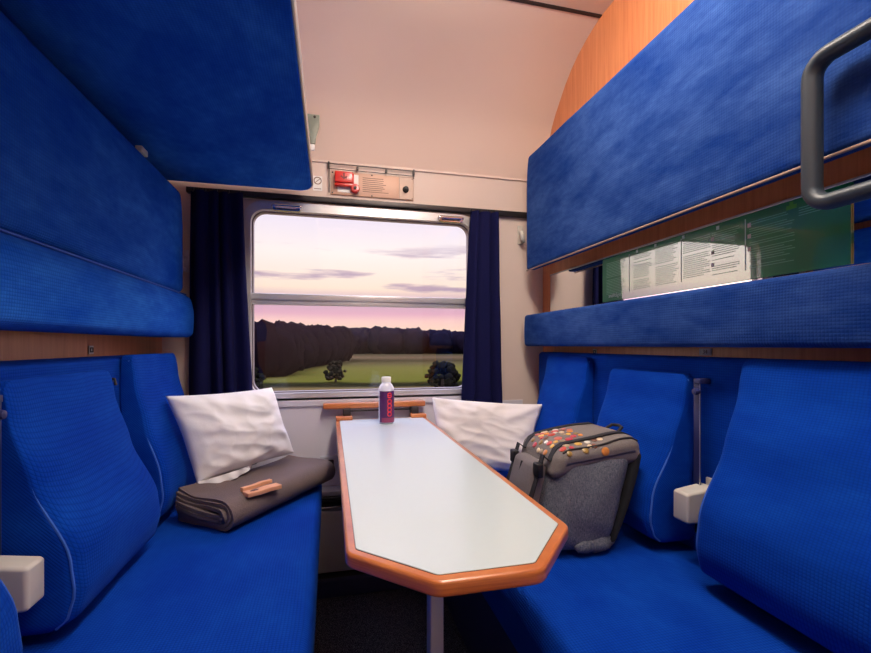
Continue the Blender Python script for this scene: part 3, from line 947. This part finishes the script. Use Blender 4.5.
# tan packets lying on the blanket
def packet(c, ang, l, w, h, tilt, label):
    root = empty('tan_packet', c, label, 'packet', 'tan packets on the blanket')
    Mx = Matrix.Translation(c) @ Matrix.Rotation(ang, 4, 'Z') @ Matrix.Rotation(tilt, 4, 'Y')
    def w_(p, u): return Mx @ Vector((p.x, p.y, p.z+h/2+.001*math.sin(p.x*90)))
    mk('card', softbox((l/2, w/2, h/2), .002, (10, 3, 1), 2, w_), M['packet'], root, angle=40)
    return root, Mx
BZ = SEAT+.013+.0885
p1, m1 = packet((-.222, 1.587, BZ), math.radians(40), .125, .036, .014, 0., 'wider tan packet with dark oval mark on the blanket')
mk('oval_mark', lathe([(.001, 0), (.009, 0), (.009, .0006), (.001, .0006)], (0, 0, 0), 20), M['packet_ink'], p1)
ov = p1.children[-1]
for v in ov.data.vertices:
    q = Vector((v.co.x+p1.location.x, v.co.y+p1.location.y, v.co.z+p1.location.z))
    v.co = (m1 @ Vector((q.x*1.7-.03, q.y*.8, q.z+.0147)))-p1.location
p2, m2 = packet((-.246, 1.622, BZ+.001), math.radians(47), .12, .016, .02, 0., 'narrow tan packet lying behind the wider one on the blanket')

# ------------------------------------------------------------------ backpack
bp = empty('backpack', (.72, 1.25, SEAT), 'grey canvas backpack with badge-covered lid leaning on the bench', 'backpack')
# side profile (x, z): corners back-bottom, front-bottom, front-top, back-top
Y0, Y1 = 1.10, 1.345
QB = {(1, -1): (.775, .535), (-1, -1): (.575, .548), (-1, 1): (.620, .815), (1, 1): (.868, .842)}
def quad(u, wv, Q):
    a, b = (u+1)/2, (wv+1)/2
    return [Q[(-1, -1)][i]*(1-a)*(1-b)+Q[(1, -1)][i]*a*(1-b)+Q[(-1, 1)][i]*(1-a)*b+Q[(1, 1)][i]*a*b for i in (0, 1)]
def wpack(p, u):
    x, z = quad(u.x, u.z, QB)
    y = (Y0+Y1)/2+u.y*(Y1-Y0)/2
    bul = .016
    x += bul*(u.x)*(1-u.z**2)*(1-u.y**2)
    y += u.y*.020*(1-u.z**2)*(1-u.x**2)
    nn = noise.noise(Vector((x*9, y*9, z*7)))*.008 + noise.noise(Vector((x*22, y*22, z*9+3)))*.004
    fold = .004*math.sin(z*70+x*40)*max(0, -u.z)
    return (x+nn*.6, y-nn+fold*(1 if u.y < 0 else 0), max(SEAT+.0145, z+nn*.4))
mk('body', softbox((.12, .12, .16), .045, (14, 14, 18), 6, wpack), M['pack'], bp, angle=None)
QL = {(1, -1): (.890, .778), (-1, -1): (.594, .748), (-1, 1): (.622, .836), (1, 1): (.872, .868)}
def wlid(p, u):
    x, z = quad(u.x, u.z, QL)
    y = (Y0+Y1)/2+u.y*((Y1-Y0)/2+.010*(.1+.9*(u.z+1)/2))
    z += .012*(1-u.x**2)*(1-u.y**2)*(1 if u.z > 0 else 0)
    if u.z < 0: z += .018*math.sin((u.x+1)*1.6)*(1 if u.y < .9 else 0)
    nn = noise.noise(Vector((x*12, y*12, z*10+9)))*.006
    return (x+nn*.4, y-nn, z+nn*.7)
lid = mk('lid', softbox((.14, .125, .045), .030, (18, 16, 5), 6, wlid), M['pack_lid'], bp, angle=None)
# padded back panel
QK = {(1, -1): (.792, .565), (-1, -1): (.765, .56), (-1, 1): (.855, .83), (1, 1): (.884, .818)}
def wbk(p, u):
    x, z = quad(u.x, u.z, QK)
    y = (Y0+Y1)/2+u.y*((Y1-Y0)/2+.004)
    return (x+.01*(1-u.z**2), y, z)
lab(mk('back_panel', softbox((.025, .125, .16), .02, (3, 8, 12), 4, wbk), M['mesh_back'], bp, angle=None), 'black padded back panel')
# front pocket between two straps
def wpk(p, u):
    t = (u.z+1)/2
    x0 = .553+.052*t
    z = .575+.215*t
    y = 1.228+u.y*.075
    return (x0-.012+u.x*.022-.012*(1-u.y**2)*(1-u.z**2), y, z)
lab(mk('front_pocket', softbox((.022, .075, .11), .016, (3, 10, 12), 4, wpk), plain('brown_grey_canvas', lin(112, 104, 104), .85, noise_amt=.2, nscale=200), bp, angle=None), 'brown-grey zipped front pocket')
mk('zip', tube([(.523+.052*t-.009, 1.235, .585+.195*t) for t in [i/10 for i in range(11)]], .0035, 6), M['strap'], bp)
for (yy, t) in ((1.265, .35), (1.205, .30)):
    lab(mk('reflective_mark', box((.52+.052*t-.009, yy-.012, .575+.215*t-.018), (.52+.052*t-.003, yy+.010, .575+.215*t+.02), .001, 1), M['white_print'], bp, smooth=False), 'pale reflective print')
# gathered fabric at the foot of the pack
for q, (fx, fy, fs) in enumerate(((.735, 1.098, .026), (.690, 1.094, .022), (.765, 1.11, .02))):
    lab(mk('base_fold', blob((fx, fy, SEAT+.040), (fs*1.5, fs*.6, fs*.9), 3, .16, 1.2, q*3.3+1), M['pack'], bp, angle=None), 'bunched grey cloth at the foot')
# straps over the lid and down the front
lid_bvh = BVHTree.FromPolygons([tuple(v.co+bp.location) for v in lid.data.vertices], [tuple(p.vertices) for p in lid.data.polygons])
def over(y):
    pts = []
    for i in range(15):
        x = .885-.275*i/14
        h = lid_bvh.ray_cast(Vector((x, y, 1.2)), Vector((0, 0, -1)))
        if h[0] is not None: pts.append(h[0]+h[1]*.001)
    return pts
def strap(y, wd):
    pts = over(y)
    pts += [Vector((.590, y, .815)), Vector((.578, y, .775)), Vector((.564, y, .73)), Vector((.548, y, .68)), Vector((.536, y, .61))]
    V, Fc = [], []
    for i, p in enumerate(pts):
        t = (pts[min(i+1, len(pts)-1)]-pts[max(i-1, 0)]).normalized()
        nn = Vector((0, 1, 0)).cross(t).normalized()
        if nn.dot(p-Vector((.75, p.y, .68))) < 0: nn = -nn
        for (a, b) in ((-1, .0), (1, .0), (1, .003), (-1, .003)):
            V.append(p+Vector((0, a*wd/2, 0))+nn*b)
    for i in range(len(pts)-1):
        for q in range(4): Fc.append((i*4+q, i*4+(q+1) % 4, (i+1)*4+(q+1) % 4, (i+1)*4+q))
    mk('strap', (V, Fc), M['strap'], bp, angle=60)
    mk('buckle', box((.566, y-.017, .755), (.584, y+.017, .795), .004), M['black'], bp)
strap(1.148, .022)
strap(1.312, .020)
mk('lid_seam', tube([p+Vector((0, 0, .001)) for p in over(1.105) if True], .003, 6), M['strap'], bp)
mk('haul_loop', tube([(.865, 1.19, .862), (.882, 1.195, .874), (.890, 1.22, .876), (.882, 1.245, .874), (.865, 1.25, .862)], .005, 8), M['strap'], bp)
# pin badges
cols_ = [(206, 70, 48), (222, 140, 60), (232, 206, 168), (196, 60, 70), (150, 120, 60), (226, 180, 90), (236, 228, 214), (120, 70, 50), (210, 110, 90), (170, 150, 120)]
bmats = [plain('badge_enamel', lin(*c), .3, coat=.6, noise_amt=.25, nscale=120) for c in cols_]
nb = 0
spots = []
tries = 0
while nb < 46 and tries < 3000:
    tries += 1
    if rnd.random() < .6:
        x, y = rnd.uniform(.612, .735), rnd.uniform(1.165, 1.30)
    else:
        x, y = rnd.uniform(.615, .76), rnd.uniform(1.085, 1.132)
    rr = rnd.uniform(.007, .0125)
    if any((x-a)**2+(y-b)**2 < (rr+c)**2*.9 for a, b, c in spots): continue
    h = lid_bvh.ray_cast(Vector((x, y, 1.2)), Vector((0, 0, -1)))
    if h[0] is None: continue
    spots.append((x, y, rr))
    g = lathe([(.0005, 0), (rr, 0), (rr, .0015), (rr*.85, .0026), (.0005, .003)], (0, 0, 0), 14)
    R = Vector((0, 0, 1)).rotation_difference(h[1]).to_matrix().to_4x4()
    mk('pin_badge', xf(g, Matrix.Translation(h[0]) @ R), bmats[nb % len(bmats)], bp, angle=40)
    nb += 1

# ------------------------------------------------------------------ compartment lamp and added fill lamp
def lamp(name, c, sx_, sy_, dep, mat, label):
    root = empty(name, (c[0], c[1], c[2]-dep), label, 'ceiling lamp')
    mk('housing', box((c[0]-sx_-.015, c[1]-sy_-.015, c[2]-.028), (c[0]+sx_+.015, c[1]+sy_+.015, c[2]-.001), .004), M['alu'], root)
    mk('diffuser', softbox((sx_, sy_, dep/2), dep*.45, (4, 4, 1), 4, lambda p, u: (p.x+c[0], p.y+c[1], p.z+c[2]-.026-dep/2)), mat, root)
LA, LB = 42., 29.
lamp('compartment_lamp', (.44, .92, 2.527), .10, .42, .085, emis('compartment_lamp_light', (1, .90, .78, 1), LA), 'long domed ceiling lamp of the compartment above the table')
lamp('fill_lamp', (.45, -.02, 2.527), .32, .10, .05, emis('fill_lamp_light', (1, .93, .86, 1), LB), 'added wide fill lamp unseen above the doorway')  # added out of view to brighten the window wall

# ------------------------------------------------------------------ landscape outside
GZ = -4.9
k = NT('fields')
tc = k.n('TexCoord'); sp = k.n('SeparateXYZ'); k.l(tc.outputs['Object'], sp.inputs[0])
nz = k.n('TexNoise', Scale=.02, Detail=4.); k.l(tc.outputs['Object'], nz.inputs['Vector'])
yy = k.math('ADD', k.math('ADD', sp.outputs[1], k.math('MULTIPLY', sp.outputs[0], .12)), k.math('MULTIPLY', nz.outputs[0], 14.))
fr_ = k.math('DIVIDE', yy, 400.)
FD = .5
def fl(r, g, b): return tuple(c*FD for c in lin(r, g, b)[:3])+(1,)
k.l(k.ramp(fr_, [(.0, fl(92, 78, 40)), (.15, fl(104, 88, 50)), (.176, fl(96, 82, 46)), (.182, fl(30, 30, 16)), (.197, fl(30, 32, 15)), (.205, fl(86, 86, 30)), (.30, fl(96, 92, 40)), (.38, fl(84, 76, 44)), (.44, fl(62, 54, 32)), (.56, fl(92, 76, 52)), (.72, fl(60, 56, 34)), (1., fl(50, 50, 34))]), k.b.inputs['Base Color'])
k.set(Roughness=1., Specular_IOR_Level=.0)
fields = mk('field_ground', ([(-700, 6, GZ), (900, 6, GZ), (900, 900, GZ), (-700, 900, GZ)], [(0, 1, 2, 3)]), k.m, smooth=False, loc=(0, 0, GZ))
fields['kind'] = 'structure'
M['forest'] = plain('dark_foliage', lin(15, 9, 14), .95, noise_amt=.5, nscale=.35, spec=.0)
M['forest2'] = plain('far_foliage', lin(17, 13, 22), .95, noise_amt=.4, nscale=.12, spec=.0)
M['tree'] = plain('tree_leaves', lin(18, 18, 12), .95, noise_amt=.5, nscale=3., spec=.0)
M['bark'] = plain('bark', lin(50, 38, 28), .95)
gs = []
# woodland on the near left, its edge curving back
for i in range(620):
    d = rnd.uniform(88, 150); a = rnd.uniform(-.42, .02+.02*math.sin(i))
    edge = 86+max(0, (a+.12))*520
    if d < edge: d = edge+rnd.uniform(0, 30)
    x, y = d*math.sin(a), d*math.cos(a)
    hgt = rnd.uniform(7.5, 10)+(d-88)*.03
    r_ = rnd.uniform(3., 5.)
    gs.append(blob((x, y, GZ+hgt*.5), (r_, r_, hgt*.55), 3, .22, 1.7, i*1.37))
fo1 = mk('woodland', join(*gs), M['forest'], angle=None)
tag(fo1, 'dark woodland beyond the field on the left half of the window', 'forest', kind='stuff')
gs = []
for i in range(520):
    d = rnd.uniform(300, 380); a = rnd.uniform(-.3, .6)
    x, y = d*math.sin(a), d*math.cos(a)
    hgt = rnd.uniform(14.5, 16.5)+1.5*math.sin(a*9+1)
    r_ = rnd.uniform(6, 10)
    gs.append(blob((x, y, GZ+hgt*.5), (r_, r_, hgt*.55), 3, .2, 1.8, i*2.11))
fo2 = mk('far_woodland', join(*gs), M['forest2'], angle=None)
tag(fo2, 'distant dark tree line below the pink horizon', 'forest', kind='stuff')
def tree(x, y, h, wd, label, seed):
    root = empty('field_tree', (x, y, GZ), label, 'tree', 'single trees in the field')
    g = []
    r2 = random.Random(seed)
    for i in range(70):
        t = r2.random(); a = r2.random()*6.28; q = wd*.5*math.sqrt(r2.random())*(1.05-abs(t-.35)*.9)
        rr = wd*r2.uniform(.06, .13)
        g.append(blob((x+q*math.cos(a), y+q*math.sin(a), GZ+h*(.16+.76*t)), (rr, rr, rr*.9), 2, .5, 2.2, seed+i*.77))
    mk('crown', join(*g), M['tree'], root, angle=None)
    mk('trunk', tube([(x, y, GZ), (x+.03, y, GZ+h*.25), (x, y, GZ+h*.6)], [wd*.06, wd*.045, wd*.02], 8), M['bark'], root)
tree(14.6, 57.0, 3.9, 4.6, 'bushy dark tree at the field edge beside the navy curtain near the backpack', 3)
tree(.9, 73.0, 3.5, 3.4, 'small rounded tree standing in the middle of the field', 11)
tree(-9.3, 56.0, 3.4, 3.6, 'low dark bush at the field edge beside the curtain near the blanket', 19)

# ------------------------------------------------------------------ sky
SKY, SKZ, SKS = 1.22, 7.0, 3.0
wd = bpy.data.worlds.new('dusk_sky'); SC.world = wd
wd.use_nodes = True
nt = wd.node_tree; nt.nodes.clear()
def wn(t, **kw):
    x = nt.nodes.new('ShaderNode'+t)
    for a, b in kw.items():
        if a in x.inputs.keys(): x.inputs[a].default_value = b
        else: setattr(x, a, b)
    return x
L = nt.links.new
tc = wn('TexCoord'); sp = wn('SeparateXYZ'); L(tc.outputs['Generated'], sp.inputs[0])
rp = wn('ValToRGB')
stops = [(0., (250, 208, 182)), (.03, (252, 214, 190)), (.055, (244, 200, 194)), (.07, (224, 172, 190)), (.092, (206, 170, 188)), (.108, (222, 190, 190)), (.125, (250, 224, 204)), (.20, (253, 238, 232)), (.30, (230, 220, 242)), (.42, (206, 200, 236)), (1., (190, 196, 240))]
e = rp.color_ramp.elements
e[0].position = 0; e[0].color = lin(*stops[0][1])
e[1].position = 1; e[1].color = lin(*stops[-1][1])
for p, c in stops[1:-1]:
    q = e.new(p); q.color = lin(*c)
L(sp.outputs[2], rp.inputs[0])
mp = wn('Mapping'); mp.inputs['Scale'].default_value = (3.2, 3.2, 34.); mp.inputs['Location'].default_value = (5.3, 1.7, .4)
L(tc.outputs['Generated'], mp.inputs[0])
nz = wn('TexNoise', Scale=1., Detail=5., Roughness=.55); L(mp.outputs[0], nz.inputs['Vector'])
r2 = wn('ValToRGB'); r2.color_ramp.elements[0].position = .56; r2.color_ramp.elements[1].position = .66
L(nz.outputs[0], r2.inputs[0])
band = wn('ValToRGB')
be = band.color_ramp.elements
be[0].position = .085; be[0].color = (0, 0, 0, 1); be[1].position = .12; be[1].color = (.75, .75, .75, 1)
q = be.new(.19); q.color = (.75, .75, .75, 1); q = be.new(.23); q.color = (.0, .0, .0, 1)
L(sp.outputs[2], band.inputs[0])
mu = wn('Math', operation='MULTIPLY'); L(r2.outputs[0], mu.inputs[0]); L(band.outputs[0], mu.inputs[1])
mx = wn('Mix', data_type='RGBA'); L(mu.outputs[0], mx.inputs[0]); L(rp.outputs[0], mx.inputs[6]); mx.inputs[7].default_value = lin(160, 132, 168)
# sky boosted overhead and to both sides of the view, adding light indoors
def wmath(op, a, b=None):
    x = wn('Math', operation=op)
    for i, q in enumerate((a, b)):
        if q is None: continue
        if isinstance(q, (int, float)): x.inputs[i].default_value = q
        else: L(q, x.inputs[i])
    return x.outputs[0]
def wrange(sock, a, b, c, d):
    mr = wn('MapRange', interpolation_type='SMOOTHSTEP')
    for i, v in enumerate((a, b, c, d)): mr.inputs[i+1].default_value = v
    L(sock, mr.inputs[0]); return mr.outputs[0]
zen = wrange(sp.outputs[2], .36, .8, 0., SKZ)
hx = wmath('DIVIDE', wmath('ABSOLUTE', sp.outputs[0]), wmath('SQRT', wmath('SUBTRACT', 1.0001, wmath('MULTIPLY', sp.outputs[2], sp.outputs[2]))))
sid = wrange(hx, .44, .72, 0., SKS)
tot = wmath('MULTIPLY', wmath('ADD', wmath('MAXIMUM', zen, sid), 1.0), SKY)
bg = wn('Background'); L(mx.outputs[2], bg.inputs[0]); L(tot, bg.inputs[1])
ow = wn('OutputWorld'); L(bg.outputs[0], ow.inputs[0])

# ------------------------------------------------------------------ camera
cam = bpy.data.cameras.new('camera')
cam.sensor_fit = 'HORIZONTAL'; cam.sensor_width = 36
cam.lens = 36*440/871
cam.shift_y = 18.5/871
cam.clip_start = .01; cam.clip_end = 3000
co = bpy.data.objects.new('camera', cam); link(co)
co.location = (0, 0, 1.13)
co.rotation_euler = (math.radians(90), 0, -math.atan(105.5/440))
SC.camera = co

vs = SC.view_settings
vs.view_transform = 'Standard'; vs.look = 'None'; vs.exposure = 0.0; vs.gamma = 1.0; vs.use_curve_mapping = False
